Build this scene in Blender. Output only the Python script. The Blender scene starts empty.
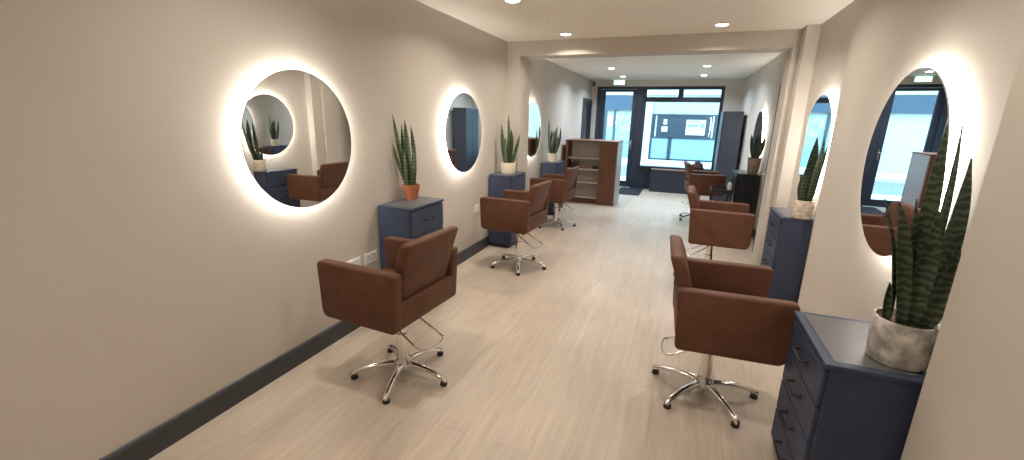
import bpy, bmesh, math, random
from mathutils import Vector, Matrix

sc = bpy.context.scene
C = sc.collection
PI = math.pi
R = math.radians

# ------------------------------------------------------------------ camera, world, exposure
cam_d = bpy.data.cameras.new('camera')
cam = bpy.data.objects.new('camera', cam_d)
C.objects.link(cam)
right = Vector((0.93135169, 0.36347109, 0.02174395))
up = Vector((-0.11065055, 0.22562562, 0.96790988))
fwd = Vector((-0.34690126, 0.90387048, -0.25035508))
m = Matrix.Identity(4)
for i in range(3):
    m[i][0], m[i][1], m[i][2] = right[i], up[i], -fwd[i]
m[2][3] = 1.6
cam.matrix_world = m
cam_d.sensor_width = 36.0
cam_d.lens = 430.758 * 36.0 / 1024.0
cam_d.clip_start = 0.05
cam_d.clip_end = 200
sc.camera = cam

world = bpy.data.worlds.new('world')
sc.world = world
world.use_nodes = True
bg = world.node_tree.nodes['Background']
bg.inputs[0].default_value = (0.46, 0.80, 1.0, 1)
bg.inputs[1].default_value = 6.6

vs = sc.view_settings
vs.view_transform = 'Standard'
vs.look = 'None'
vs.gamma = 1.0
vs.use_curve_mapping = False
vs.exposure = 0.35
sc.cycles.use_denoising = True
sc.cycles.max_bounces = 10
sc.cycles.diffuse_bounces = 5
sc.cycles.glossy_bounces = 6
sc.cycles.caustics_reflective = False
sc.cycles.caustics_refractive = False

LAMP_W = 8.5
LED_STRENGTH = 33.0

# ------------------------------------------------------------------ materials
MATS = {}


def mat(name, col, rough=0.5, metal=0.0, emit=None, estr=0.0, spec=0.5):
    if name in MATS:
        return MATS[name]
    mt = bpy.data.materials.new(name)
    mt.use_nodes = True
    b = mt.node_tree.nodes['Principled BSDF']
    b.inputs['Base Color'].default_value = (*col, 1)
    b.inputs['Roughness'].default_value = rough
    b.inputs['Metallic'].default_value = metal
    b.inputs['Specular IOR Level'].default_value = spec
    if emit:
        b.inputs['Emission Color'].default_value = (*emit, 1)
        b.inputs['Emission Strength'].default_value = estr
    MATS[name] = mt
    return mt


def noisy(name, c1, c2, scale=8.0, rough=0.6, detail=4, stretch=(1, 1, 1), bump=0.0, metal=0.0, spec=0.5, lo=0.35, hi=0.65, coord='Object'):
    if name in MATS:
        return MATS[name]
    mt = mat(name, c1, rough, metal, spec=spec)
    nt = mt.node_tree
    b = nt.nodes['Principled BSDF']
    tc = nt.nodes.new('ShaderNodeTexCoord')
    mp = nt.nodes.new('ShaderNodeMapping')
    mp.inputs['Scale'].default_value = stretch
    nz = nt.nodes.new('ShaderNodeTexNoise')
    nz.inputs['Scale'].default_value = scale
    nz.inputs['Detail'].default_value = detail
    cr = nt.nodes.new('ShaderNodeValToRGB')
    cr.color_ramp.elements[0].position = lo
    cr.color_ramp.elements[1].position = hi
    cr.color_ramp.elements[0].color = (*c1, 1)
    cr.color_ramp.elements[1].color = (*c2, 1)
    L = nt.links.new
    L(tc.outputs[coord], mp.inputs['Vector'])
    L(mp.outputs[0], nz.inputs['Vector'])
    L(nz.outputs['Fac'], cr.inputs[0])
    L(cr.outputs[0], b.inputs['Base Color'])
    if bump:
        bp = nt.nodes.new('ShaderNodeBump')
        bp.inputs['Strength'].default_value = bump
        bp.inputs['Distance'].default_value = 0.01
        L(nz.outputs['Fac'], bp.inputs['Height'])
        L(bp.outputs[0], b.inputs['Normal'])
    return mt


def floor_material():
    mt = mat('pale_laminate', (0.6, 0.5, 0.4), 0.42)
    nt = mt.node_tree
    b = nt.nodes['Principled BSDF']
    L = nt.links.new
    tc = nt.nodes.new('ShaderNodeTexCoord')
    rot = nt.nodes.new('ShaderNodeMapping')
    rot.inputs['Rotation'].default_value = (0, 0, PI / 2)
    br = nt.nodes.new('ShaderNodeTexBrick')
    br.inputs['Scale'].default_value = 1.0
    br.inputs['Brick Width'].default_value = 1.25
    br.inputs['Row Height'].default_value = 0.18
    br.inputs['Mortar Size'].default_value = 0.0016
    br.inputs['Mortar Smooth'].default_value = 0.3
    br.inputs['Color1'].default_value = (0.57, 0.485, 0.395, 1)
    br.inputs['Color2'].default_value = (0.525, 0.445, 0.36, 1)
    br.inputs['Mortar'].default_value = (0.44, 0.365, 0.29, 1)
    br.offset = 0.37
    L(tc.outputs['Object'], rot.inputs[0])
    L(rot.outputs[0], br.inputs['Vector'])
    st = nt.nodes.new('ShaderNodeMapping')
    st.inputs['Scale'].default_value = (14, 1.1, 1)
    nz = nt.nodes.new('ShaderNodeTexNoise')
    nz.inputs['Scale'].default_value = 2.2
    nz.inputs['Detail'].default_value = 7
    nz.inputs['Roughness'].default_value = 0.62
    nz.inputs['Distortion'].default_value = 0.5
    L(tc.outputs['Object'], st.inputs[0])
    L(st.outputs[0], nz.inputs['Vector'])
    cr = nt.nodes.new('ShaderNodeValToRGB')
    cr.color_ramp.elements[0].position = 0.3
    cr.color_ramp.elements[1].position = 0.7
    cr.color_ramp.elements[0].color = (0.87, 0.85, 0.83, 1)
    cr.color_ramp.elements[1].color = (1.08, 1.08, 1.08, 1)
    L(nz.outputs['Fac'], cr.inputs[0])
    mx = nt.nodes.new('ShaderNodeMix')
    mx.data_type = 'RGBA'
    mx.blend_type = 'MULTIPLY'
    mx.inputs['Factor'].default_value = 1.0
    L(br.outputs['Color'], mx.inputs['A'])
    L(cr.outputs[0], mx.inputs['B'])
    n2 = nt.nodes.new('ShaderNodeTexNoise')
    n2.inputs['Scale'].default_value = 1.3
    n2.inputs['Detail'].default_value = 3
    c2 = nt.nodes.new('ShaderNodeValToRGB')
    c2.color_ramp.elements[0].position = 0.35
    c2.color_ramp.elements[1].position = 0.65
    c2.color_ramp.elements[0].color = (0.91, 0.90, 0.89, 1)
    c2.color_ramp.elements[1].color = (1.04, 1.04, 1.04, 1)
    L(tc.outputs['Object'], n2.inputs['Vector'])
    L(n2.outputs['Fac'], c2.inputs[0])
    m2 = nt.nodes.new('ShaderNodeMix')
    m2.data_type = 'RGBA'
    m2.blend_type = 'MULTIPLY'
    m2.inputs['Factor'].default_value = 1.0
    L(mx.outputs['Result'], m2.inputs['A'])
    L(c2.outputs[0], m2.inputs['B'])
    L(m2.outputs['Result'], b.inputs['Base Color'])
    return mt


def leaf_material(name, dark, light, edge):
    mt = mat(name, dark, 0.38)
    nt = mt.node_tree
    b = nt.nodes['Principled BSDF']
    L = nt.links.new
    tc = nt.nodes.new('ShaderNodeTexCoord')
    wv = nt.nodes.new('ShaderNodeTexWave')
    wv.bands_direction = 'Z'
    wv.inputs['Scale'].default_value = 11.0
    wv.inputs['Distortion'].default_value = 7.0
    wv.inputs['Detail'].default_value = 3.0
    wv.inputs['Detail Scale'].default_value = 2.2
    cr = nt.nodes.new('ShaderNodeValToRGB')
    cr.color_ramp.elements[0].position = 0.35
    cr.color_ramp.elements[1].position = 0.85
    cr.color_ramp.elements[0].color = (*dark, 1)
    cr.color_ramp.elements[1].color = (*light, 1)
    L(tc.outputs['Object'], wv.inputs['Vector'])
    L(wv.outputs['Fac'], cr.inputs[0])
    L(cr.outputs[0], b.inputs['Base Color'])
    return mt


def brick_material(name, c1, c2, mortar, bw, rh, rotx=True):
    mt = mat(name, c1, 0.8)
    nt = mt.node_tree
    b = nt.nodes['Principled BSDF']
    tc = nt.nodes.new('ShaderNodeTexCoord')
    mp = nt.nodes.new('ShaderNodeMapping')
    mp.inputs['Rotation'].default_value = (PI / 2, 0, 0)
    br = nt.nodes.new('ShaderNodeTexBrick')
    br.inputs['Scale'].default_value = 1.0
    br.inputs['Brick Width'].default_value = bw
    br.inputs['Row Height'].default_value = rh
    br.inputs['Mortar Size'].default_value = 0.012
    br.inputs['Color1'].default_value = (*c1, 1)
    br.inputs['Color2'].default_value = (*c2, 1)
    br.inputs['Mortar'].default_value = (*mortar, 1)
    nt.links.new(tc.outputs['Object'], mp.inputs[0])
    nt.links.new(mp.outputs[0], br.inputs['Vector'])
    nt.links.new(br.outputs['Color'], b.inputs['Base Color'])
    return mt


def glass_material():
    mt = bpy.data.materials.new('clear_glass')
    mt.use_nodes = True
    nt = mt.node_tree
    for n in list(nt.nodes):
        nt.nodes.remove(n)
    out = nt.nodes.new('ShaderNodeOutputMaterial')
    tr = nt.nodes.new('ShaderNodeBsdfTransparent')
    tr.inputs[0].default_value = (0.93, 0.98, 0.98, 1)
    gl = nt.nodes.new('ShaderNodeBsdfGlossy')
    gl.inputs['Roughness'].default_value = 0.0
    fr = nt.nodes.new('ShaderNodeFresnel')
    fr.inputs['IOR'].default_value = 1.45
    mx = nt.nodes.new('ShaderNodeMixShader')
    nt.links.new(fr.outputs[0], mx.inputs[0])
    nt.links.new(tr.outputs[0], mx.inputs[1])
    nt.links.new(gl.outputs[0], mx.inputs[2])
    nt.links.new(mx.outputs[0], out.inputs[0])
    return mt


WALL = noisy('wall_paint', (0.56, 0.515, 0.455), (0.575, 0.53, 0.47), 3.0, 0.75, spec=0.25)
CEIL = noisy('ceiling_paint', (0.88, 0.84, 0.77), (0.89, 0.85, 0.78), 2.0, 0.8, spec=0.2)
FLOOR = floor_material()
SKIRT = noisy('charcoal_skirting_paint', (0.040, 0.042, 0.048), (0.048, 0.050, 0.056), 6, 0.45)
LEATHER = noisy('brown_leather', (0.104, 0.041, 0.021), (0.134, 0.055, 0.029), 9, 0.58, 6, bump=0.12, spec=0.35)
LEATHER_TRIM = mat('dark_brown_underside', (0.05, 0.025, 0.015), 0.7)
CHROME = mat('chrome', (0.82, 0.80, 0.77), 0.12, 1.0)
BLACKP = mat('black_plastic', (0.015, 0.015, 0.016), 0.45)
BLUE = noisy('slate_blue_paint', (0.038, 0.050, 0.092), (0.045, 0.058, 0.105), 12, 0.5, spec=0.35)
BLUE_INSET = mat('blue_grey_top_inset', (0.11, 0.11, 0.115), 0.4, spec=0.35)
SHADECAB = mat('shade_black_cabinet', (0.010, 0.011, 0.014), 0.35)  # near-black from lack of light, put into the cabinet colour
MIRROR = mat('mirror_silver', (0.86, 0.87, 0.86), 0.0, 1.0)
MIRROR_EDGE = mat('mirror_edge', (0.55, 0.57, 0.57), 0.2, 0.6)
WHITEP = mat('white_plastic', (0.80, 0.78, 0.74), 0.4)
LED = mat('led_strip_light', (1, 1, 1), 0.5, emit=(1.0, 0.95, 0.88), estr=LED_STRENGTH)
LENS = mat('downlight_lens', (1, 1, 1), 0.4, emit=(1.0, 0.87, 0.70), estr=14.0)
FRAME = noisy('dark_blue_black_frame', (0.016, 0.023, 0.038), (0.021, 0.029, 0.046), 5, 0.4)
GLASS = glass_material()
SOIL = noisy('potting_soil', (0.05, 0.026, 0.016), (0.11, 0.055, 0.034), 60, 0.95)
TERRACOTTA = noisy('terracotta', (0.42, 0.13, 0.06), (0.48, 0.17, 0.085), 14, 0.75)
CREAMPOT = noisy('cream_ceramic', (0.66, 0.58, 0.44), (0.72, 0.64, 0.50), 10, 0.5)
STONEPOT = noisy('weathered_grey_stone', (0.27, 0.245, 0.22), (0.62, 0.58, 0.53), 16, 0.85, 8, bump=0.3, lo=0.40, hi=0.62)
BARKPOT = noisy('pale_bark_pot', (0.36, 0.29, 0.22), (0.70, 0.63, 0.53), 14, 0.8, 6, stretch=(1, 1, 3), bump=0.2)
TAUPEPOT = noisy('taupe_pot', (0.24, 0.18, 0.13), (0.34, 0.27, 0.20), 12, 0.8)
LEAF_A = leaf_material('snake_leaf_dark', (0.016, 0.034, 0.018), (0.072, 0.096, 0.052), None)
LEAF_B = leaf_material('snake_leaf_green', (0.030, 0.062, 0.026), (0.10, 0.135, 0.062), None)
WALNUT = noisy('walnut_veneer', (0.13, 0.050, 0.024), (0.185, 0.075, 0.038), 3.0, 0.5, 5, stretch=(9, 9, 0.9))
SHELFIN = noisy('pale_shelf_board', (0.64, 0.57, 0.49), (0.68, 0.61, 0.53), 4, 0.6)
SHELFDK = mat('grey_shelf_back', (0.33, 0.28, 0.23), 0.65)
MATMAT = noisy('dark_door_mat_pile', (0.012, 0.014, 0.022), (0.03, 0.033, 0.045), 120, 0.95)
SIGNGREEN = mat('exit_sign_lit', (0.2, 0.8, 0.5), 0.4, emit=(0.45, 1.0, 0.78), estr=2.2)
SIGNWHITE = mat('exit_sign_pictogram', (0.9, 1, 0.95), 0.4, emit=(0.95, 1.0, 0.97), estr=3.0)

# ------------------------------------------------------------------ mesh helpers


def obj(name, bm, material, parent=None, smooth=None, loc=None):
    me = bpy.data.meshes.new(name)
    bmesh.ops.recalc_face_normals(bm, faces=bm.faces)
    bm.to_mesh(me)
    bm.free()
    me.materials.append(material)
    o = bpy.data.objects.new(name, me)
    C.objects.link(o)
    if parent is not None:
        o.parent = parent
    if loc is not None:
        o.location = loc
    if smooth is not None:
        for p in me.polygons:
            p.use_smooth = True
        me.set_sharp_from_angle(angle=R(smooth))
    return o


def add_box(bm, x0, x1, y0, y1, z0, z1, bevel=0.0, seg=2):
    t = bmesh.new()
    bmesh.ops.create_cube(t, size=1.0)
    for v in t.verts:
        v.co = Vector(((x0 + x1) / 2 + v.co.x * (x1 - x0), (y0 + y1) / 2 + v.co.y * (y1 - y0), (z0 + z1) / 2 + v.co.z * (z1 - z0)))
    if bevel:
        bmesh.ops.bevel(t, geom=list(t.edges), offset=bevel, segments=seg, affect='EDGES', profile=0.5)
    merge(bm, t)
    return bm


def merge(bm, t):
    me = bpy.data.meshes.new('tmp')
    t.to_mesh(me)
    t.free()
    bm.from_mesh(me)
    bpy.data.meshes.remove(me)


def box(x0, x1, y0, y1, z0, z1, bevel=0.0, seg=2):
    return add_box(bmesh.new(), x0, x1, y0, y1, z0, z1, bevel, seg)


def prism_xz(pts, y0, y1, bevel=0.0, seg=3):
    """closed outline in the xz plane extruded along y"""
    bm = bmesh.new()
    a = [bm.verts.new((x, y0, z)) for x, z in pts]
    b = [bm.verts.new((x, y1, z)) for x, z in pts]
    bm.faces.new(a)
    bm.faces.new(b[::-1])
    n = len(pts)
    for i in range(n):
        bm.faces.new((a[i], b[i], b[(i + 1) % n], a[(i + 1) % n]))
    bmesh.ops.recalc_face_normals(bm, faces=bm.faces)
    if bevel:
        bmesh.ops.bevel(bm, geom=list(bm.edges), offset=bevel, segments=seg, affect='EDGES', profile=0.5)
    return bm


def rounded(pts, radii, n=5):
    """closed outline with its corners rounded"""
    out = []
    k = len(pts)
    for i in range(k):
        p = Vector(pts[i])
        a = (Vector(pts[i - 1]) - p).normalized()
        b = (Vector(pts[(i + 1) % k]) - p).normalized()
        r = radii[i]
        for j in range(n + 1):
            t = j / n
            q = (p + a * r) * (1 - t) ** 2 + p * 2 * t * (1 - t) + (p + b * r) * t * t
            out.append((q.x, q.y))
    return out


def add_lathe(bm, prof, seg=40, axis='z', origin=(0, 0, 0)):
    """profile of (radius, height); radius 0 closes"""
    ox, oy, oz = origin
    rings = []
    for r, h in prof:
        ring = []
        if r <= 1e-6:
            if axis == 'z':
                ring = [bm.verts.new((ox, oy, oz + h))]
            else:
                ring = [bm.verts.new((ox + h, oy, oz))]
        else:
            for i in range(seg):
                t = 2 * PI * i / seg
                if axis == 'z':
                    ring.append(bm.verts.new((ox + r * math.cos(t), oy + r * math.sin(t), oz + h)))
                else:
                    ring.append(bm.verts.new((ox + h, oy + r * math.cos(t), oz + r * math.sin(t))))
        rings.append(ring)
    for a, b in zip(rings, rings[1:]):
        for i in range(seg):
            j = (i + 1) % seg
            if len(a) == 1 and len(b) == 1:
                continue
            if len(a) == 1:
                bm.faces.new((a[0], b[i], b[j]))
            elif len(b) == 1:
                bm.faces.new((a[i], b[0], a[j]))
            else:
                bm.faces.new((a[i], b[i], b[j], a[j]))
    return bm


def lathe(prof, seg=40, axis='z', origin=(0, 0, 0)):
    return add_lathe(bmesh.new(), prof, seg, axis, origin)


def add_tube(bm, pts, radii, seg=10, flat=1.0, cap=True):
    pts = [Vector(p) for p in pts]
    if not isinstance(radii, (list, tuple)):
        radii = [radii] * len(pts)
    rings = []
    prev = None
    for i, p in enumerate(pts):
        d = (pts[min(i + 1, len(pts) - 1)] - pts[max(i - 1, 0)]).normalized()
        ref = Vector((0, 0, 1)) if abs(d.z) < 0.95 else Vector((1, 0, 0))
        if prev is not None:
            ref = prev
        s = d.cross(ref).normalized()
        n = s.cross(d).normalized()
        prev = n
        ring = []
        for k in range(seg):
            t = 2 * PI * k / seg
            ring.append(bm.verts.new(p + s * math.cos(t) * radii[i] + n * math.sin(t) * radii[i] * flat))
        rings.append(ring)
    for a, b in zip(rings, rings[1:]):
        for i in range(seg):
            j = (i + 1) % seg
            bm.faces.new((a[i], b[i], b[j], a[j]))
    if cap:
        bm.faces.new(rings[0][::-1])
        bm.faces.new(rings[-1])
    return bm


def smooth_path(pts, n=6):
    """Catmull-Rom through the points"""
    P = [Vector(p) for p in pts]
    P = [2 * P[0] - P[1]] + P + [2 * P[-1] - P[-2]]
    out = []
    for i in range(1, len(P) - 2):
        for k in range(n):
            t = k / n
            a, b, c, d = P[i - 1], P[i], P[i + 1], P[i + 2]
            out.append(0.5 * (2 * b + (c - a) * t + (2 * a - 5 * b + 4 * c - d) * t * t + (3 * b - a - 3 * c + d) * t ** 3))
    out.append(P[-2])
    return out


def thing(name, label, cat, loc=(0, 0, 0), rotz=0.0, group=None):
    o = bpy.data.objects.new(name, None)
    o.empty_display_size = 0.1
    C.objects.link(o)
    o.location = loc
    o.rotation_euler = (0, 0, rotz)
    o['label'] = label
    o['category'] = cat
    if group:
        o['group'] = group
    return o


def tag(o, label, cat, group=None):
    o['label'] = label
    o['category'] = cat
    if group:
        o['group'] = group
    return o


def struct(name, bm, material, parent=None, smooth=None):
    o = obj(name, bm, material, parent, smooth)
    if parent is None:
        o['kind'] = 'structure'
    return o


def dup(root, loc, rotz, label=None, skip=()):
    r = root.copy()
    C.objects.link(r)
    r.location = loc
    r.rotation_euler = (0, 0, rotz)
    if label:
        r['label'] = label
    for ch in list(root.children):
        c = ch.copy()
        C.objects.link(c)
        c.parent = r
        for g in list(ch.children):
            d = g.copy()
            C.objects.link(d)
            d.parent = c
    return r


# ------------------------------------------------------------------ room shell
XL, X1, X2, ZC = -2.205, 0.94, 1.11, 2.538
Y0, YB = -1.8, 11.1
MID = R(2.3)                       # the middle stretch of the right wall is not quite parallel to the others


def XM(y):
    return 0.957 + (y - 2.449) * math.tan(MID)


struct('floor', box(XL - 0.15, X2 + 0.25, Y0 - 0.15, YB + 0.1, -0.12, 0.0), FLOOR)
struct('ceiling', box(XL - 0.15, X2 + 0.25, Y0 - 0.15, YB + 0.14, ZC, ZC + 0.15), CEIL)
bm = bmesh.new()                                    # left wall with the opening of the side door near the street
add_box(bm, XL - 0.15, XL, Y0, 10.02, 0, ZC)
add_box(bm, XL - 0.15, XL, 10.02, 11.0, 2.09, ZC)
add_box(bm, XL - 0.15, XL, 11.0, YB + 0.14, 0, ZC)
struct('wall_left', bm, WALL)
struct('wall_right_near', box(0.85, 1.3, Y0, 1.715, 0, ZC, 0.004, 1), WALL)
bm = box(0.0, 0.4, 1.69, 3.876, 0, ZC)
for v in bm.verts:
    v.co.x = XM(v.co.y) if v.co.x < 0.2 else 1.4
struct('wall_right_middle', bm, WALL)
struct('wall_right', box(X2, 1.3, 3.876, YB + 0.14, 0, ZC), WALL)
struct('wall_rear', box(XL - 0.15, 1.3, Y0 - 0.15, Y0, 0, ZC), WALL)
bm = bmesh.new()                                    # front wall round the shopfront
add_box(bm, XL, -2.07, YB - 0.12, YB + 0.14, 0, ZC)
add_box(bm, 0.742, X2, YB - 0.12, YB + 0.14, 0, ZC)
add_box(bm, -2.07, 0.742, YB - 0.12, YB + 0.14, 2.395, ZC)
struct('wall_front', bm, WALL)
# beam and its two piers
struct('trim_1', box(XL, X2, 5.44, 5.74, 2.364, ZC), WALL)['label'] = 'painted ceiling beam between the two halves of the room'
struct('trim_2', box(XL, -2.028, 5.44, 5.84, 0, 2.364), WALL)['label'] = 'shallow wall pier under the left end of the beam'
bm = bmesh.new()
add_box(bm, 0.935, X2, 5.40, 5.72, 0, 2.364)
add_box(bm, 0.995, X2, 5.24, 5.42, 0, ZC)
struct('trim_3', bm, WALL)['label'] = 'stepped wall pier under the right end of the beam'


def skirting(name, x0, y0, x1, y1, nx, ny, h=0.131, t=0.016):
    """skirting board along a wall line, with a chamfered top, standing out along (nx, ny)"""
    bm = bmesh.new()
    prof = [(0, 0), (t, 0), (t, h - 0.018), (t * 0.55, h - 0.004), (0.003, h), (0, h)]
    rows = []
    for (x, y) in ((x0, y0), (x1, y1)):
        rows.append([bm.verts.new((x + nx * p, y + ny * p, z)) for p, z in prof])
    n = len(prof)
    for i in range(n):
        bm.faces.new((rows[0][i], rows[1][i], rows[1][(i + 1) % n], rows[0][(i + 1) % n]))
    bm.faces.new(rows[0])
    bm.faces.new(rows[1][::-1])
    return struct(name, bm, SKIRT)


skirting('baseboard_left', XL, Y0, XL, 5.44, 1, 0)
skirting('baseboard_left_far', XL, 5.84, XL, 10.0, 1, 0)
skirting('baseboard_pier_left', -2.205, 5.44, -2.028, 5.44, 0, -1)
skirting('baseboard_right_near', 0.85, Y0, 0.85, 1.715, -1, 0)
skirting('baseboard_right_middle', XM(1.715), 1.715, XM(3.876), 3.876, -1, 0)
skirting('baseboard_right', X2, 3.876, X2, 5.24, -1, 0)
skirting('baseboard_right_far', X2, 5.72, X2, YB - 0.12, -1, 0)
skirting('baseboard_rear', XL, Y0, 0.85, Y0, 0, 1)

# ------------------------------------------------------------------ shopfront
YF = 10.98
d1 = bmesh.new()                                    # door frame (fixed)
add_box(d1, -2.07, -1.97, YF, YF + 0.11, 0, 2.395)
add_box(d1, -1.115, -0.955, YF, YF + 0.11, 0, 2.395)
add_box(d1, -1.97, -1.115, YF, YF + 0.11, 2.335, 2.395)
door = struct('door_1', d1, FRAME)
lf = bmesh.new()
add_box(lf, -1.965, -1.865, YF + 0.02, YF + 0.075, 0.012, 2.33, 0.004, 1)
add_box(lf, -1.225, -1.12, YF + 0.02, YF + 0.075, 0.012, 2.33, 0.004, 1)
add_box(lf, -1.865, -1.225, YF + 0.02, YF + 0.075, 2.275, 2.33, 0.004, 1)
add_box(lf, -1.865, -1.225, YF + 0.02, YF + 0.075, 0.012, 0.16, 0.004, 1)
leaf = obj('door_leaf', lf, FRAME, door)
obj('door_pane', box(-1.865, -1.225, YF + 0.042, YF + 0.05, 0.16, 2.275), GLASS, leaf)
hb = bmesh.new()
add_box(hb, -1.19, -1.155, YF + 0.008, YF + 0.02, 0.93, 1.17, 0.004, 1)
add_tube(hb, [(-1.172, YF + 0.012, 1.10), (-1.172, YF - 0.045, 1.10), (-1.185, YF - 0.052, 1.10), (-1.29, YF - 0.052, 1.10)], 0.009, 8)
obj('door_handle', hb, CHROME, leaf, 40)

w1 = bmesh.new()
add_box(w1, -0.955, -0.91, YF, YF + 0.11, 0.5, 2.395)
add_box(w1, 0.675, 0.742, YF, YF + 0.11, 0.0, 2.395)
add_box(w1, -0.91, 0.675, YF, YF + 0.11, 2.325, 2.395)
add_box(w1, -0.91, 0.675, YF, YF + 0.11, 2.05, 2.155)
add_box(w1, -0.215, -0.105, YF, YF + 0.11, 2.155, 2.325)
add_box(w1, -0.955, 0.675, YF, YF + 0.11, 0.0, 0.56)
win = struct('window_1', w1, FRAME)
obj('pane', box(-0.91, 0.675, YF + 0.05, YF + 0.058, 0.56, 2.05), GLASS, win)
obj('transom_pane', box(-0.91, -0.215, YF + 0.05, YF + 0.058, 2.155, 2.325), GLASS, win)
obj('transom_pane', box(-0.105, 0.675, YF + 0.05, YF + 0.058, 2.155, 2.325), GLASS, win)
obj('window_sill', box(-0.93, 0.69, YF - 0.10, YF + 0.0, 0.535, 0.565, 0.005, 1), FRAME, win)

# glazed side door on the left wall next to the shopfront
d2 = bmesh.new()
add_box(d2, XL - 0.12, XL + 0.02, 10.02, 10.09, 0, 2.09)
add_box(d2, XL - 0.12, XL + 0.02, 10.94, 11.0, 0, 2.09)
add_box(d2, XL - 0.12, XL + 0.02, 10.09, 10.94, 2.02, 2.09)
door2 = struct('door_2', d2, FRAME)
l2 = bmesh.new()
add_box(l2, XL - 0.06, XL - 0.01, 10.09, 10.48, 0.01, 2.02, 0.003, 1)
add_box(l2, XL - 0.06, XL - 0.01, 10.90, 10.94, 0.01, 2.02, 0.003, 1)
add_box(l2, XL - 0.06, XL - 0.01, 10.48, 10.90, 0.01, 0.5, 0.003, 1)
add_box(l2, XL - 0.06, XL - 0.01, 10.48, 10.90, 1.96, 2.02, 0.003, 1)
leaf2 = obj('door_leaf', l2, FRAME, door2)
obj('door_pane', box(XL - 0.04, XL - 0.03, 10.48, 10.90, 0.5, 1.96), GLASS, leaf2)

# tall dark door leaf standing slightly ajar on the right wall just past the beam
dl = thing('dark_door', 'tall dark door standing slightly ajar just behind the right hand pier', 'door', (1.085, 6.60, 0), R(170.8))
# local +x runs along the leaf away from the hinge once turned; built along -y
lfm = box(-0.013, 0.013, 0.0, 0.55, 0.01, 2.06, 0.003, 1)
obj('door_leaf', lfm, noisy('dark_brown_door_paint', (0.022, 0.019, 0.018), (0.028, 0.024, 0.023), 6, 0.7, spec=0.2), dl)
dh = bmesh.new()
add_lathe(dh, [(0, 0), (0.024, 0), (0.024, 0.008), (0.010, 0.010), (0.010, 0.035), (0.024, 0.045), (0.026, 0.06), (0.016, 0.072), (0, 0.074)], 20, 'x', (0.013, 0.49, 1.0))
obj('door_knob', dh, CHROME, dl, 40)

# ------------------------------------------------------------------ street outside
ASPH = noisy('pale_paving', (0.50, 0.49, 0.48), (0.58, 0.57, 0.56), 3, 0.85)
ROAD = noisy('asphalt', (0.16, 0.16, 0.17), (0.21, 0.21, 0.22), 8, 0.9)
struct('pavement', box(-30, 30, 11.2, 13.4, -0.12, -0.02), ASPH)
struct('road', box(-30, 30, 13.4, 17.6, -0.25, -0.12), ROAD)
struct('far_pavement', box(-30, 30, 17.6, 20.2, -0.12, 0.0), ASPH)
CREAMBRICK = brick_material('painted_cream_brick', (0.40, 0.36, 0.32), (0.37, 0.33, 0.29), (0.29, 0.27, 0.25), 0.45, 0.16)
SHOPBLUE = mat('deep_blue_shop_window', (0.022, 0.030, 0.045), 0.3)
PANELBLUE = mat('pale_blue_panel', (0.20, 0.29, 0.34), 0.45)
FASCIA = mat('dark_blue_fascia', (0.032, 0.050, 0.085), 0.5)
STONEW = mat('white_render', (0.46, 0.44, 0.42), 0.7)
POSTERW = mat('poster_paper', (0.48, 0.46, 0.44), 0.6)
POSTERG = mat('poster_green_ink', (0.15, 0.25, 0.21), 0.6)
FARWIN = mat('far_window_glass', (0.26, 0.28, 0.28), 0.15)
GREENERY = noisy('poster_foliage_ink', (0.18, 0.24, 0.19), (0.38, 0.40, 0.36), 5, 0.6)

fac = thing('shop_building', 'cream brick shop across the street with dark window above pale blue panels', 'building', (0, 20.0, 0))
obj('wall', box(-1.75, 9, 0.12, 3.0, 0, 2.70), CREAMBRICK, fac)
obj('upper_wall', box(-1.75, 9, 0.12, 3.0, 3.02, 6.5), CREAMBRICK, fac)
obj('cornice', box(-1.75, 9, 0.0, 3.0, 2.70, 3.02), STONEW, fac)
obj('corner_post', box(-1.72, -1.36, 0.0, 0.14, 0, 2.45), STONEW, fac)
obj('shop_window', box(-1.30, 1.42, 0.08, 0.13, 0.97, 1.90), SHOPBLUE, fac)
fr = bmesh.new()
add_box(fr, -1.34, -1.28, 0.02, 0.12, 0, 1.93)
add_box(fr, -0.60, -0.46, 0.02, 0.12, 0, 0.97)
add_box(fr, 1.38, 1.46, 0.02, 0.12, 0, 1.93)
add_box(fr, -1.28, 1.38, 0.02, 0.12, 0.92, 0.99)
add_box(fr, -1.28, 1.38, 0.02, 0.12, 0.0, 0.06)
add_box(fr, -1.28, 1.38, 0.02, 0.12, 1.87, 1.93)
obj('window_frame', fr, SHOPBLUE, fac)
obj('frosted_panel', box(-1.28, -0.60, 0.07, 0.12, 0.06, 0.92), PANELBLUE, fac)
obj('frosted_panel', box(-0.46, 1.38, 0.07, 0.12, 0.06, 0.92), PANELBLUE, fac)
obj('white_post', box(-1.19, -1.14, 0.05, 0.09, 0.99, 1.87), STONEW, fac)
obj('white_post', box(1.05, 1.11, 0.05, 0.09, 0.99, 1.87), STONEW, fac)
pm = bmesh.new()
add_box(pm, -0.92, -0.68, 0.04, 0.08, 1.20, 1.42)
add_box(pm, -0.86, -0.72, 0.04, 0.08, 1.50, 1.72)
obj('poster', pm, POSTERW, fac)
pm = bmesh.new()
add_box(pm, 0.05, 0.80, 0.04, 0.08, 1.09, 1.71)
pst = obj('poster', pm, POSTERW, fac)
pg = bmesh.new()
for k in range(5):
    add_box(pg, 0.12 + 0.1 * k, 0.19 + 0.1 * k, 0.034, 0.04, 1.60, 1.66)
add_box(pg, 0.12, 0.52, 0.034, 0.04, 1.42, 1.52)
for (a, b, c, d) in ((0.62, 0.74, 1.40, 1.56), (0.65, 0.71, 1.34, 1.40)):
    add_box(pg, a, b, 0.034, 0.04, c, d)
obj('poster_print', pg, POSTERG, pst)

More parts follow.
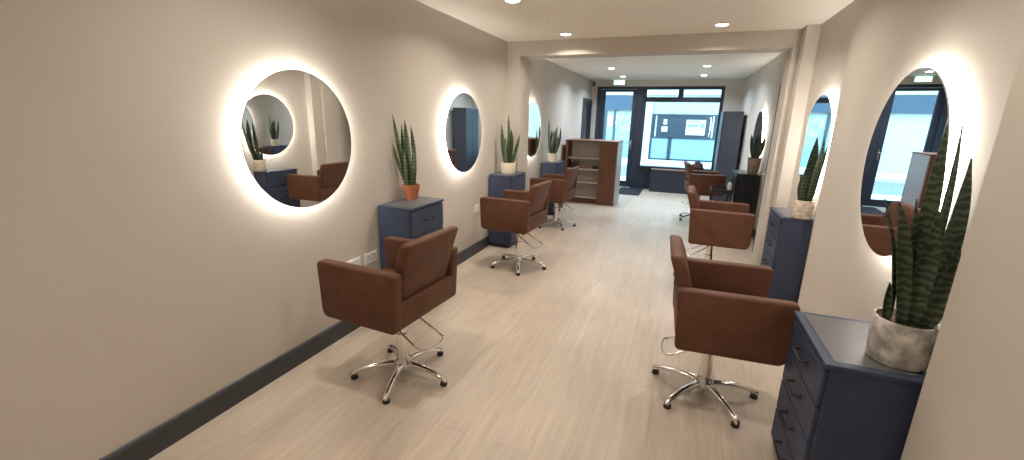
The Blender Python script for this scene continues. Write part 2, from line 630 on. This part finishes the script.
fb = thing('neighbouring_shop', 'shop across the street behind the glass door with a deep blue fascia', 'building', (0, 20.0, 0))
obj('wall', box(-12, -1.76, 0.2, 3.0, 0, 2.70), STONEW, fb)
obj('upper_wall', box(-12, -1.76, 0.2, 3.0, 3.02, 6.5), STONEW, fb)
obj('cornice', box(-12, -1.76, 0.05, 3.0, 2.70, 3.02), STONEW, fb)
obj('fascia', box(-9, -1.80, 0.02, 0.2, 2.08, 2.66), FASCIA, fb)
obj('shop_window', box(-3.30, -1.98, 0.14, 0.21, 0.75, 2.0), FARWIN, fb)
wf = bmesh.new()
add_box(wf, -2.98, -2.90, 0.08, 0.2, 0.0, 2.06)
add_box(wf, -3.4, -3.3, 0.08, 0.2, 0.0, 2.06)
obj('window_frame', wf, SHOPBLUE, fb)
obj('poster', box(-2.78, -2.10, 0.10, 0.14, 1.15, 1.95), GREENERY, fb)
obj('poster', box(-3.25, -3.02, 0.10, 0.14, 1.35, 1.85), POSTERW, fb)
obj('stall_riser', box(-3.3, -1.98, 0.12, 0.2, 0.0, 0.75), PANELBLUE, fb)

# ------------------------------------------------------------------ salon chairs
SEG5 = 5


def make_chair(label, base_turn, loc, heading, lift=0.0):
    t = thing('salon_chair', label, 'chair', loc, heading, 'brown salon chairs')
    obj('seat', box(-0.09, 0.345, -0.246, 0.246, 0.478, 0.60, 0.03, 4), LEATHER, t, 40)
    obj('rear_panel', prism_xz([(-0.105, 0.460), (-0.170, 0.460), (-0.184, 0.625), (-0.115, 0.625)], -0.302, 0.302, 0.014, 3), LEATHER, t, 40)
    # leaning back cushion, thick, with rounded corners
    zs = [(0.575, -0.075, -0.145), (0.73, -0.104, -0.182), (0.87, -0.143, -0.220), (0.958, -0.178, -0.250)]
    pts = [(a, z) for z, a, b in zs] + [(b, z) for z, a, b in zs[::-1]]
    bk = prism_xz(pts, -0.244, 0.244, 0.0)
    for v in bk.verts:
        v.co.y *= 0.90 + 0.10 * min(1.0, max(0.0, (v.co.z - 0.575) / 0.25))
    sharp = [e for e in bk.edges if e.calc_face_angle(0) > R(50)]
    bmesh.ops.bevel(bk, geom=sharp, offset=0.024, segments=4, affect='EDGES', profile=0.5)
    obj('backrest', bk, LEATHER, t, 40)
    for s in (-1, 1):
        arm = prism_xz(rounded([(-0.175, 0.458), (0.350, 0.462), (0.366, 0.802), (-0.194, 0.802)], (0.030, 0.050, 0.034, 0.022)), s * 0.246, s * 0.313, 0.0)
        rim = [e for e in arm.edges if abs(e.verts[0].co.y - e.verts[1].co.y) < 1e-5]
        bmesh.ops.bevel(arm, geom=rim, offset=0.016, segments=4, affect='EDGES', profile=0.5)
        obj('arm', arm, LEATHER, t, 40)
    cx = 0.035
    for p in t.children:
        p.location.z = lift                         # the pump sets the height of the upholstered shell
    obj('mounting_plate', box(cx - 0.13, cx + 0.13, -0.12, 0.12, 0.436 + lift, 0.479 + lift, 0.006, 1), BLACKP, t)
    obj('gas_column', lathe([(0, 0.07), (0.037, 0.07), (0.037, 0.29), (0.031, 0.295), (0.031, 0.437 + lift), (0, 0.437 + lift)], 24, 'z', (cx, 0, 0)), CHROME, t, 40)
    obj('hub', lathe([(0, 0.045), (0.052, 0.045), (0.060, 0.06), (0.060, 0.085), (0.050, 0.10), (0.042, 0.125), (0, 0.125)], 28, 'z', (cx, 0, 0)), CHROME, t, 40)
    lev = bmesh.new()
    path = smooth_path([(cx, -0.085, 0.425), (-0.03, -0.10, 0.36), (-0.17, -0.11, 0.280), (-0.215, -0.085, 0.270), (-0.225, 0.0, 0.268), (-0.215, 0.085, 0.270), (-0.17, 0.11, 0.280), (-0.03, 0.10, 0.36), (cx, 0.085, 0.425)], 5)
    add_tube(lev, path, 0.0065, 8)
    obj('pump_lever', lev, CHROME, t, 60)
    for k in range(5):
        a = base_turn - heading + 2 * PI * k / 5
        ca, sa = math.cos(a), math.sin(a)
        pr = [(0.035, 0.078, 0.024), (0.10, 0.082, 0.021), (0.18, 0.076, 0.019), (0.24, 0.062, 0.018), (0.285, 0.048, 0.019), (0.31, 0.036, 0.019), (0.318, 0.026, 0.014)]
        lg = bmesh.new()
        add_tube(lg, [(cx + ca * r, sa * r, z) for r, z, w in pr], [w for r, z, w in pr], 12, 0.8)
        lo = obj('leg', lg, CHROME, t, 60)
        obj('foot_glide', lathe([(0, 0), (0.021, 0), (0.023, 0.006), (0.021, 0.022), (0, 0.022)], 16, 'z', (cx + ca * 0.30, sa * 0.30, 0)), BLACKP, lo, 40)
    return t


make_chair('brown leather salon chair nearest the camera on the left, facing the largest left mirror', R(-2), (-1.474, 2.043, 0), R(176.5))
make_chair('brown leather salon chair in the middle of the left row, facing the second left mirror', R(2), (-1.534, 4.308, 0), R(177))
make_chair('brown leather salon chair nearest the wooden reception desk, last of the left row', R(20), (-1.676, 6.33, 0), R(177), -0.04)
make_chair('brown leather salon chair nearest the camera on the right, touching the nearest blue drawer cabinet', R(14), (0.242, 2.58, 0), R(2.3), -0.04)
make_chair('brown leather salon chair in the middle of the right row, before the black cabinet', R(24), (0.341, 4.687, 0), R(-2))
make_chair('brown leather salon chair closest to the shop window, last of the right row', R(0), (0.315, 7.84, 0), R(6))

# ------------------------------------------------------------------ round backlit mirrors
MR = 0.410


def make_mirror(label, x, y, z, side, turn=0.0, MR=MR):
    """side +1: hangs on the left wall facing +x; -1: on the right wall facing -x"""
    t = thing('round_mirror', label, 'mirror', (x, y, z), (0 if side > 0 else PI) + turn, 'round backlit wall mirrors')
    obj('back_box', lathe([(0, 0.002), (MR - 0.047, 0.002), (MR - 0.047, 0.044), (0, 0.044)], 72, 'x'), WHITEP, t, 30)
    obj('led_strip', lathe([(MR - 0.045, 0.006), (MR - 0.039, 0.006), (MR - 0.039, 0.042), (MR - 0.045, 0.042)], 72, 'x'), LED, t, 30)
    obj('mirror_edge', lathe([(MR - 0.07, 0.0445), (MR, 0.0445), (MR, 0.0495), (MR - 0.003, 0.0495), (MR - 0.003, 0.046), (MR - 0.07, 0.046)], 96, 'x'), MIRROR_EDGE, t, 30)
    obj('mirror_glass', lathe([(0, 0.0462), (MR - 0.0032, 0.0462), (MR - 0.0032, 0.0502), (0, 0.0502)], 96, 'x'), MIRROR, t, 30)
    return t


make_mirror('large round backlit mirror behind the near left chair, showing another lit mirror in it', XL, 2.04, 1.44, 1)
make_mirror('round backlit mirror on the left wall between the terracotta pot and the beam pier', XL, 4.165, 1.438, 1)
make_mirror('round backlit mirror on the left wall, partly hidden behind the beam pier', XL, 6.40, 1.44, 1)
make_mirror('round backlit mirror behind the big plant in the grey stone pot', XM(2.449), 2.449, 1.433, -1, -MID, 0.414)
make_mirror('round backlit mirror in the wall recess behind the plant in the pale bark pot', X2, 4.50, 1.44, -1)
make_mirror('round backlit mirror above the black cabinet by the shop window', X2, 7.75, 1.40, -1)

# ------------------------------------------------------------------ drawer cabinets


def make_cabinet(label, loc, rotz, d, w, h, paint=None, drawers=4):
    """front faces local +x; the back plane is x = 0; width runs along y from 0 to w"""
    paint = paint or BLUE
    t = thing('drawer_cabinet', label, 'cabinet', loc, rotz, 'drawer cabinets along the walls')
    obj('body', box(0.0, d - 0.020, 0.004, w - 0.004, 0.05, h - 0.022, 0.003, 1), paint, t)
    obj('plinth', box(0.02, d - 0.045, 0.02, w - 0.02, 0.0, 0.05), BLACKP, t)
    top = obj('top', box(0.0, d, 0.0, w, h - 0.022, h, 0.004, 2), paint, t)
    obj('top_inset', box(0.035, d - 0.035, 0.035, w - 0.035, h - 0.002, h + 0.0015), BLUE_INSET, top)
    z0, z1 = 0.06, h - 0.03
    step = (z1 - z0) / drawers
    for k in range(drawers):
        a = z0 + k * step
        dr = obj('drawer', box(d - 0.021, d - 0.003, 0.012, w - 0.012, a + 0.004, a + step - 0.004, 0.003, 1), paint, t)
        zc, yc = a + step * 0.56, w / 2
        hb = bmesh.new()
        add_tube(hb, smooth_path([(d - 0.004, yc - 0.062, zc), (d + 0.022, yc - 0.060, zc), (d + 0.026, yc - 0.045, zc), (d + 0.026, yc + 0.045, zc), (d + 0.022, yc + 0.060, zc), (d - 0.004, yc + 0.062, zc)], 3), 0.0055, 8)
        for s in (-1, 1):
            add_lathe(hb, [(0, 0), (0.011, 0), (0.011, 0.004), (0.006, 0.007), (0, 0.007)], 12, 'x', (d - 0.004, yc + s * 0.062, zc))
        obj('handle', hb, BLACKP, dr, 50)
    return t


make_cabinet('slate blue drawer cabinet under the terracotta potted plant', (XL + 0.018, 2.725, 0), 0, 0.31, 0.50, 0.915)
make_cabinet('slate blue drawer cabinet against the left beam pier with a cream potted plant', (XL + 0.018, 4.87, 0), 0, 0.31, 0.50, 0.925)
make_cabinet('slate blue drawer cabinet beside the wooden reception desk', (XL + 0.018, 7.0, 0), 0, 0.29, 0.50, 0.895)
make_cabinet('slate blue drawer cabinet closest to the camera carrying the grey stone pot', (0.905, 2.262, 0), PI, 0.322, 0.51, 0.745)
make_cabinet('slate blue drawer cabinet in the right wall recess under the pale bark pot', (X2 - 0.018, 4.72, 0), PI, 0.24, 0.52, 0.83)
make_cabinet('shade-blackened drawer cabinet with the taupe potted plant, before the tall wardrobe', (X2 - 0.018, 7.65, 0), PI, 0.31, 0.62, 0.895, SHADECAB, 3)

# ------------------------------------------------------------------ snake plants


def leaf_mesh(base, tip, w, bulge=(0, 0, 0), face=(0, -1, 0), seg=14, twist=0.5):
    base, tip, bulge = Vector(base), Vector(tip), Vector(bulge)
    ctrl = base.lerp(tip, 0.5) + bulge
    bm = bmesh.new()
    rings = []
    f = Vector(face)
    for i in range(seg + 1):
        t = i / seg
        p = base * (1 - t) ** 2 + ctrl * 2 * t * (1 - t) + tip * t * t
        dv = ((ctrl - base) * (1 - t) + (tip - ctrl) * t).normalized()
        n = (f - dv * f.dot(dv)).normalized()
        n = Matrix.Rotation(twist * (t - 0.3), 3, dv) @ n
        s = dv.cross(n).normalized()
        prof = (0.62 + 0.38 * math.sin(min(t / 0.55, 1) * PI / 2)) * (1 - max(0, (t - 0.5) / 0.5) ** 2.2) if t < 1 else 0.02
        hw = max(w * 0.44 * prof, 0.0012)
        cup = hw * 0.35
        th = 0.0028 if t < 0.9 else 0.0016
        ring = []
        for k in range(5):
            u = -1 + k * 0.5
            ring.append(bm.verts.new(p + s * hw * u + n * (cup * u * u + th)))
        for k in range(5):
            u = 1 - k * 0.5
            ring.append(bm.verts.new(p + s * hw * u + n * (cup * u * u - th)))
        rings.append(ring)
    for a, b in zip(rings, rings[1:]):
        for i in range(10):
            j = (i + 1) % 10
            bm.faces.new((a[i], b[i], b[j], a[j]))
    bm.faces.new(rings[0][::-1])
    bm.faces.new(rings[-1])
    return bm


def make_plant(label, loc, pot, potmat, leaves, lmat):
    """pot: (bottom radius, top radius, height, style); leaves: (base, tip, width, bulge, facing)"""
    rb, rt, h, style = pot
    t = thing('potted_snake_plant', label, 'plant', loc, 0, 'potted snake plants')
    if style == 'rim':
        prof = [(0, 0), (rb, 0), (rb + (rt - rb) * 0.72, h * 0.72), (rt, h * 0.72), (rt + 0.003, h), (rt - 0.008, h), (rt - 0.012, h - 0.03), (0, h - 0.03)]
    else:
        prof = [(0, 0), (rb - 0.006, 0), (rb, 0.006), ((rb + rt) / 2, h / 2), (rt, h - 0.004), (rt - 0.003, h), (rt - 0.010, h), (rt - 0.013, h - 0.03), (0, h - 0.03)]
    obj('pot', lathe(prof, 48), potmat, t, 40)
    obj('soil', lathe([(0, h - 0.034), (rt - 0.012, h - 0.032), (rt - 0.013, h - 0.022), (rt * 0.5, h - 0.016), (0, h - 0.013)], 32), SOIL, t, 40)
    for (b, tp, w, bu, fc) in leaves:
        b = (b[0], b[1], h - 0.03)
        obj('leaf', leaf_mesh(b, tp, w, bu, fc), lmat, t, 50)
    return t


F1, F2, F3 = (0, -1, 0), (0.5, -0.9, 0), (-0.5, -0.9, 0)
make_plant('tall snake plant in a terracotta pot on the near left cabinet', (-2.108, 3.08, 0.9165), (0.052, 0.072, 0.125, 'rim'), TERRACOTTA, [
    ((-0.03, 0.0), (-0.062, -0.13, 0.698), 0.040, (-0.02, 0, 0.06), F2),
    ((-0.02, 0.02), (-0.036, -0.05, 0.622), 0.046, (-0.025, 0, 0), F1),
    ((0.0, 0.0), (-0.020, -0.03, 0.655), 0.056, (0.0, 0, 0), F2),
    ((0.03, 0.01), (-0.004, 0.03, 0.604), 0.060, (0.05, 0, 0), F3),
    ((0.02, -0.02), (0.052, -0.02, 0.50), 0.048, (0.03, 0, -0.05), F1),
    ((-0.035, -0.01), (-0.060, -0.15, 0.462), 0.032, (-0.02, 0, 0.05), F1),
    ((-0.01, -0.03), (-0.030, -0.04, 0.42), 0.044, (0.0, 0, 0), F1),
    ((0.035, -0.02), (0.040, -0.03, 0.235), 0.036, (0.01, 0, 0), F2),
], LEAF_B)
make_plant('snake plant in a cream pot on the cabinet against the left pier', (-2.035, 5.12, 0.9265), (0.090, 0.094, 0.135, 'cyl'), CREAMPOT, [
    ((-0.04, 0.0), (-0.085, -0.04, 0.60), 0.060, (-0.02, 0, 0.0), F2),
    ((0.0, 0.0), (-0.012, 0.0, 0.715), 0.056, (0.02, 0, 0.0), F3),
    ((0.01, 0.02), (0.02, 0.03, 0.55), 0.070, (0.02, 0, 0.0), F1),
    ((-0.02, -0.02), (-0.03, -0.03, 0.45), 0.060, (-0.02, 0, 0.0), F1),
    ((0.04, 0.0), (0.128, 0.05, 0.48), 0.052, (0.0, 0, -0.02), F2),
    ((0.05, -0.01), (0.105, -0.01, 0.24), 0.040, (0.0, 0, 0.0), F1),
], LEAF_B)
make_plant('bushy snake plant in a cream pot on the cabinet beside the reception desk', (-2.055, 7.22, 0.8965), (0.080, 0.088, 0.145, 'cyl'), CREAMPOT, [
    ((-0.03, 0.0), (-0.088, 0.0, 0.70), 0.048, (-0.03, 0, 0.0), F1),
    ((-0.01, 0.02), (-0.040, 0.02, 0.55), 0.070, (-0.02, 0, 0.0), F2),
    ((0.0, -0.02), (0.008, 0.0, 0.53), 0.070, (0.0, 0, 0.0), F3),
    ((0.02, 0.0), (0.060, 0.0, 0.60), 0.055, (-0.01, 0, 0.05), F1),
    ((0.03, 0.02), (0.105, 0.04, 0.575), 0.050, (0.05, 0, -0.02), F2),
    ((0.03, -0.02), (0.080, -0.04, 0.46), 0.046, (0.05, 0, 0.0), F1),
    ((-0.03, -0.02), (-0.06, -0.05, 0.42), 0.050, (-0.02, 0, 0.0), F1),
], LEAF_A)
make_plant('large dark snake plant in a weathered grey stone pot on the nearest right cabinet', (0.838, 1.890, 0.7466), (0.088, 0.097, 0.172, 'cyl'), STONEPOT, [
    ((0.0, 0.03), (-0.017, 0.03, 0.868), 0.055, (0.015, 0, 0.0), F3),
    ((0.03, 0.0), (0.043, -0.025, 0.760), 0.067, (0.035, 0, -0.05), F1),
    ((0.03, -0.04), (0.034, -0.112, 0.50), 0.060, (0.02, -0.01, -0.08), F3),
    ((0.02, 0.02), (0.014, 0.01, 0.862), 0.047, (0.02, 0, -0.02), F2),
    ((-0.02, -0.03), (-0.127, -0.055, 0.607), 0.052, (0.01, 0, 0.04), F1),
    ((-0.045, 0.02), (-0.143, 0.015, 0.605), 0.022, (0.06, 0, -0.06), F2),
    ((-0.015, 0.0), (-0.065, -0.015, 0.615), 0.054, (-0.005, 0, 0.0), F2),
    ((0.01, -0.03), (-0.010, -0.045, 0.585), 0.059, (0.01, 0, 0.0), F3),
    ((0.015, 0.04), (0.005, 0.05, 0.69), 0.044, (0.01, 0, 0.0), F1),
    ((0.02, -0.01), (0.018, -0.04, 0.52), 0.042, (0.02, 0, 0.0), F2),
    ((-0.062, -0.01), (-0.078, -0.01, 0.305), 0.030, (0.0, 0, 0.0), F1),
], LEAF_A)
make_plant('snake plant with two broad leaves in a pale bark textured pot in the wall recess', (1.014, 4.25, 0.8315), (0.072, 0.074, 0.155, 'cyl'), BARKPOT, [
    ((-0.01, 0.0), (-0.004, -0.03, 0.68), 0.085, (0.0, 0, 0.0), F1),
    ((0.022, -0.02), (0.012, -0.17, 0.668), 0.066, (0.0, -0.03, -0.05), F1),
    ((-0.03, -0.02), (-0.045, -0.03, 0.42), 0.070, (-0.01, 0, 0.0), F2),
    ((-0.02, 0.02), (-0.052, 0.02, 0.34), 0.055, (-0.01, 0, 0.0), F1),
    ((0.02, -0.03), (0.015, -0.08, 0.40), 0.070, (0.01, 0, 0.0), F3),
], LEAF_A)
make_plant('snake plant in a tapered taupe pot on the black cabinet', (1.005, 7.22, 0.8965), (0.070, 0.092, 0.225, 'cyl'), TAUPEPOT, [
    ((-0.02, 0.0), (-0.090, 0.0, 0.565), 0.052, (-0.02, 0, 0.0), F1),
    ((0.0, 0.0), (-0.020, 0.02, 0.575), 0.075, (0.0, 0, 0.0), F2),
    ((0.01, 0.02), (0.04, 0.03, 0.62), 0.080, (0.0, 0, 0.0), F3),
    ((0.03, 0.0), (0.080, -0.02, 0.55), 0.060, (0.02, 0, 0.0), F1),
    ((0.0, -0.03), (0.01, -0.06, 0.45), 0.080, (0.0, 0, 0.0), F1),
], LEAF_A)

# ------------------------------------------------------------------ reception desk seen from behind
rd = thing('reception_desk', 'walnut reception desk with open pale shelves on its rear side', 'desk', (0, 0, 0))
obj('side_panel', box(-2.13, -2.085, 8.40, 9.02, 0.0, 1.205, 0.002, 1), WALNUT, rd)
obj('column', box(-1.455, -1.135, 8.37, 9.02, 0.0, 1.205, 0.003, 1), WALNUT, rd)
obj('outer_panel', box(-1.135, -1.118, 8.372, 9.05, 0.0, 1.205, 0.002, 1), mat('grey_laminate', (0.33, 0.33, 0.345), 0.45), rd)
obj('front_panel', box(-2.13, -1.118, 9.02, 9.05, 0.0, 1.205), WALNUT, rd)
obj('back_board', box(-2.085, -1.455, 8.72, 8.739, 0.0, 1.205), SHELFIN, rd)
obj('top', box(-2.14, -1.112, 8.36, 9.06, 1.206, 1.228, 0.003, 1), WALNUT, rd)
obj('plinth', box(-2.085, -1.455, 8.46, 8.72, 0.0, 0.10), WALNUT, rd)
for z in (0.10, 0.40, 0.655, 0.87):
    obj('shelf', box(-2.085, -1.455, 8.42, 8.72, z, z + 0.022, 0.002, 1), SHELFIN, rd)

b = lathe([(0, 0), (0.05, 0), (0.075, 0.03), (0.085, 0.06), (0.08, 0.06), (0.06, 0.02), (0, 0.015)], 24, 'z', (0, 0, 0))
tag(obj('bowl', b, mat('pink_bowl', (0.55, 0.30, 0.22), 0.5), None, 40, (-1.80, 8.58, 0.6772)), 'small pinkish bowl on the desk shelf', 'bowl')
bx = box(-0.07, 0.07, -0.05, 0.05, 0, 0.11, 0.008, 2)
tag(obj('storage_box', bx, mat('dark_box', (0.05, 0.045, 0.045), 0.6), None, 40, (-1.98, 8.62, 0.6772)), 'dark box at the left end of the desk shelf', 'box')
bx = box(-0.05, 0.05, -0.04, 0.04, 0, 0.06, 0.008, 2)
tag(obj('card_reader', bx, mat('dark_box', (0.05, 0.045, 0.045), 0.6), None, 40, (-1.56, 8.55, 0.6772)), 'small dark gadget near the right end of the desk shelf', 'gadget')

# ------------------------------------------------------------------ tall wardrobe, window bench, mat and small things at the street end
SLATE = noisy('dark_slate_paint', (0.034, 0.042, 0.060), (0.040, 0.049, 0.070), 5, 0.45)
wd = thing('tall_cabinet', 'tall dark grey cabinet standing beside the shop window', 'cabinet', (0.70, 9.70, 0))
obj('body', box(0.0, 0.345, 0.0, 0.70, 0.05, 1.83, 0.003, 1), SLATE, wd)
obj('plinth', box(0.03, 0.335, 0.02, 0.68, 0.0, 0.05), BLACKP, wd)
for k in range(2):
    dr = obj('door', box(-0.019, -0.001, 0.004 + 0.35 * k, 0.346 + 0.35 * k, 0.06, 1.825, 0.003, 1), SLATE, wd)
    hb = bmesh.new()
    y = 0.31 if k == 0 else 0.39
    add_tube(hb, [(-0.019, y, 0.95), (-0.045, y, 0.95), (-0.045, y, 1.10), (-0.019, y, 1.10)], 0.005, 8)
    obj('handle', hb, CHROME, dr)

bn = thing('window_bench', 'low dark panelled bench under the shop window', 'bench', (-0.62, 10.62, 0))
obj('front_panel', box(0, 1.28, 0.0, 0.02, 0.0, 0.505), FRAME, bn)
obj('side_panel', box(0, 0.02, 0.02, 0.255, 0.0, 0.505), FRAME, bn)
obj('side_panel', box(1.26, 1.28, 0.02, 0.255, 0.0, 0.505), FRAME, bn)
obj('top', box(-0.01, 1.29, -0.015, 0.255, 0.505, 0.53, 0.004, 1), WALNUT, bn)

# slouching dark bag on the bench
bg_ = bmesh.new()
bmesh.ops.create_icosphere(bg_, subdivisions=4, radius=1.0)
rnd = random.Random(4)
for v in bg_.verts:
    x, y, z = v.co
    peak = max(0, z) ** 1.2
    k = 1 - 0.55 * peak
    v.co = Vector((x * 0.145 * k + 0.02 * peak, y * 0.09 * k, (z + 0.72) * 0.125 if z > -0.72 else 0.0))
    v.co.x += 0.012 * math.sin(9 * z + 4 * x)
    v.co.z += 0.012 * math.sin(11 * x + 5 * y) * (1 if z > 0 else 0)
bag = thing('handbag', 'dark slouching handbag on the bench under the window', 'bag', (0.36, 10.73, 0.531))
obj('bag_body', bg_, noisy('dark_red_brown_cloth', (0.035, 0.014, 0.014), (0.07, 0.03, 0.028), 14, 0.8), bag, 60)
hs = bmesh.new()
add_tube(hs, smooth_path([(-0.06, 0, 0.15), (-0.03, 0.0, 0.225), (0.03, 0.0, 0.235), (0.07, 0, 0.16)], 5), 0.007, 8)
obj('strap', hs, LEATHER_TRIM, bag, 60)

dm = struct('door_mat', box(-1.30, -0.78, 9.85, 10.93, 0.0, 0.012, 0.004, 1), MATMAT)
del dm['kind']
tag(dm, 'dark door mat on the floor inside the entrance door', 'mat')

# black salon trolley with a white bottle
tr = thing('salon_trolley', 'black salon trolley in front of the black cabinet', 'trolley', (0.60, 6.98, 0))
for (x, y) in ((-0.12, -0.15), (-0.12, 0.15), (0.12, -0.15), (0.12, 0.15)):
    p = obj('post', lathe([(0, 0.06), (0.011, 0.06), (0.011, 0.66), (0, 0.66)], 12, 'z', (x, y, 0)), BLACKP, tr, 40)
    obj('caster', lathe([(0, -0.012), (0.024, -0.012), (0.030, -0.006), (0.030, 0.006), (0.024, 0.012), (0, 0.012)], 16, 'x', (x, y, 0.030)), BLACKP, p, 40)
for z in (0.12, 0.36, 0.62):
    ty = bmesh.new()
    add_box(ty, -0.14, 0.14, -0.17, 0.17, z, z + 0.012)
    add_box(ty, -0.14, -0.132, -0.17, 0.17, z + 0.012, z + 0.06)
    add_box(ty, 0.132, 0.14, -0.17, 0.17, z + 0.012, z + 0.06)
    add_box(ty, -0.132, 0.132, -0.17, -0.162, z + 0.012, z + 0.06)
    add_box(ty, -0.132, 0.132, 0.162, 0.17, z + 0.012, z + 0.06)
    obj('tray', ty, BLACKP, tr)
bt = thing('bottle', 'white bottle standing on the black salon trolley', 'bottle', (0.70, 6.93, 0.633))
obj('bottle_body', lathe([(0, 0), (0.026, 0), (0.029, 0.005), (0.029, 0.115), (0.022, 0.135), (0.011, 0.145), (0.011, 0.155), (0, 0.155)], 24), WHITEP, bt, 40)
obj('cap', lathe([(0, 0.154), (0.013, 0.154), (0.013, 0.182), (0, 0.182)], 18), BLACKP, bt, 40)

# ------------------------------------------------------------------ wall sockets, sensors, exit sign


def socket(label, y, z, w=0.146):
    t = thing('wall_socket', label, 'socket', (XL, y, z), 0, 'wall sockets on the left wall')
    obj('plate', box(0.0, 0.009, -w / 2, w / 2, -0.043, 0.043, 0.003, 2), WHITEP, t)
    if w > 0.1:
        hol = bmesh.new()
        for s in (-1, 1):
            add_box(hol, 0.0085, 0.0098, s * 0.036 - 0.004, s * 0.036 + 0.004, 0.010, 0.019)
            add_box(hol, 0.0085, 0.0098, s * 0.036 - 0.015, s * 0.036 - 0.009, -0.012, -0.007)
            add_box(hol, 0.0085, 0.0098, s * 0.036 + 0.009, s * 0.036 + 0.015, -0.012, -0.007)
        obj('pin_holes', hol, BLACKP, t)
        for s in (-1, 1):
            obj('switch', box(0.009, 0.0125, s * 0.012 - 0.006, s * 0.012 + 0.006, 0.018, 0.033, 0.001, 1), WHITEP, t)
    return t


socket('white double socket on the left wall, further from the blue cabinet', 2.435, 0.512)
socket('white double socket on the left wall, right next to the blue cabinet', 2.630, 0.512)
socket('white socket plate on the left wall beyond the middle chair of the left row', 4.55, 0.55, 0.086)

sd = thing('ceiling_sensor', 'small white sensor on the ceiling before the beam', 'sensor', (-1.36, 4.30, ZC))
obj('sensor_body', lathe([(0, 0), (0.022, 0), (0.022, -0.006), (0.014, -0.018), (0, -0.020)], 20), WHITEP, sd, 40)
ps = thing('alarm_sensor', 'dark alarm sensor high in the far left corner of the room', 'sensor', (XL + 0.05, YB - 0.17, 2.45))
obj('sensor_body', box(-0.035, 0.035, -0.03, 0.03, -0.05, 0.05, 0.012, 3), mat('grey_plastic', (0.10, 0.10, 0.11), 0.5), ps, 40)
obj('sensor_window', box(-0.02, 0.02, -0.034, -0.03, -0.03, 0.0, 0.001, 1), BLACKP, ps)
obj('bracket', box(-0.05, -0.03, -0.01, 0.05, -0.01, 0.02), WHITEP, ps)

ex = thing('exit_sign', 'small lit green exit sign hanging above the entrance door', 'sign', (-1.545, 10.86, 2.42))
obj('sign_body', box(-0.13, 0.13, -0.02, 0.02, 0.0, 0.105, 0.004, 1), WHITEP, ex)
obj('hanger', box(-0.10, 0.10, -0.006, 0.006, 0.105, ZC - 2.42), WHITEP, ex)
fc = obj('sign_face', box(-0.122, 0.122, -0.0225, -0.0195, 0.008, 0.097), SIGNGREEN, ex)
pc = bmesh.new()                                     # running figure, arrow and doorway
add_lathe(pc, [(0, -0.0245), (0.008, -0.0245), (0.008, -0.0225), (0, -0.0225)], 14, 'x')
bmesh.ops.rotate(pc, verts=pc.verts, cent=(0, 0, 0), matrix=Matrix.Rotation(PI / 2, 3, 'Z'))
bmesh.ops.translate(pc, verts=pc.verts, vec=(-0.004, 0, 0.083))
for pts in ([(-0.006, 0.072), (-0.016, 0.046)], [(-0.016, 0.046), (0.004, 0.034), (-0.002, 0.016)], [(-0.016, 0.046), (-0.030, 0.034), (-0.046, 0.034)], [(-0.008, 0.068), (-0.028, 0.064), (-0.034, 0.050)], [(-0.008, 0.068), (0.010, 0.058), (0.022, 0.066)]):
    add_tube(pc, [(x, -0.0235, z) for x, z in pts], 0.0042, 6)
add_box(pc, 0.038, 0.072, -0.0245, -0.0225, 0.016, 0.088)
add_box(pc, -0.100, -0.064, -0.0245, -0.0225, 0.048, 0.057)
v1 = [pc.verts.new((x, -0.0245, z)) for x, z in ((-0.115, 0.0525), (-0.094, 0.070), (-0.094, 0.035))]
pc.faces.new(v1)
obj('pictogram', pc, SIGNWHITE, fc)

# ------------------------------------------------------------------ recessed downlights (each carries its own lamp)


def downlight(label, x, y, warm=True, gain=1.0):
    t = thing('downlight', label, 'ceiling light', (x, y, ZC), 0, 'recessed ceiling downlights')
    obj('trim_ring', lathe([(0.056, -0.001), (0.072, -0.001), (0.076, -0.004), (0.072, -0.009), (0.058, -0.009), (0.056, -0.003)], 36), WHITEP, t, 40)
    obj('lens', lathe([(0, -0.018), (0.020, -0.0175), (0.040, -0.014), (0.052, -0.009), (0.057, -0.004), (0.057, -0.002), (0, -0.002)], 32), LENS, t, 40)
    ld = bpy.data.lights.new('downlight_lamp', 'AREA')
    ld.shape = 'DISK'
    ld.size = 0.085
    ld.energy = LAMP_W * gain
    ld.color = (1.0, 0.91, 0.81) if warm else (0.75, 0.86, 1.0)  # cool tint of the far lamps stands in for daylight at the street end
    ld.spread = R(150)
    lo = bpy.data.objects.new('downlight_lamp', ld)
    C.objects.link(lo)
    lo.parent = t
    lo.location = (0, 0, -0.021)
    return t


for x, y, lab in (
        (-1.36, 5.10, 'round downlight just before the beam, left of the pair'),
        (0.23, 5.00, 'round downlight just before the beam, right of the pair'),
        (-1.42, 3.60, 'round downlight cut by the top edge of the photo'),
        (-1.37, 8.48, 'round downlight past the beam, nearer one of the left column'),
        (-1.36, 10.02, 'round downlight past the beam just above the exit sign'),
        (0.24, 8.39, 'round downlight past the beam, nearer one of the right column'),
        (0.25, 9.98, 'round downlight past the beam, furthest one on the right'),
        (0.23, 3.60, 'round downlight over the gap between the right hand chairs'),
        (-1.40, 1.60, 'round downlight over the near left chair'),
        (0.20, 1.60, 'round downlight over the camera side of the right wall'),
        (-1.40, -0.40, 'round downlight at the rear of the room on the left'),
        (0.20, -0.40, 'round downlight at the rear of the room on the right'),
):
    downlight(lab, x, y, y < 6.0, 2.3 if y > 6.0 else (0.8 if y < 2.0 else 1.15))
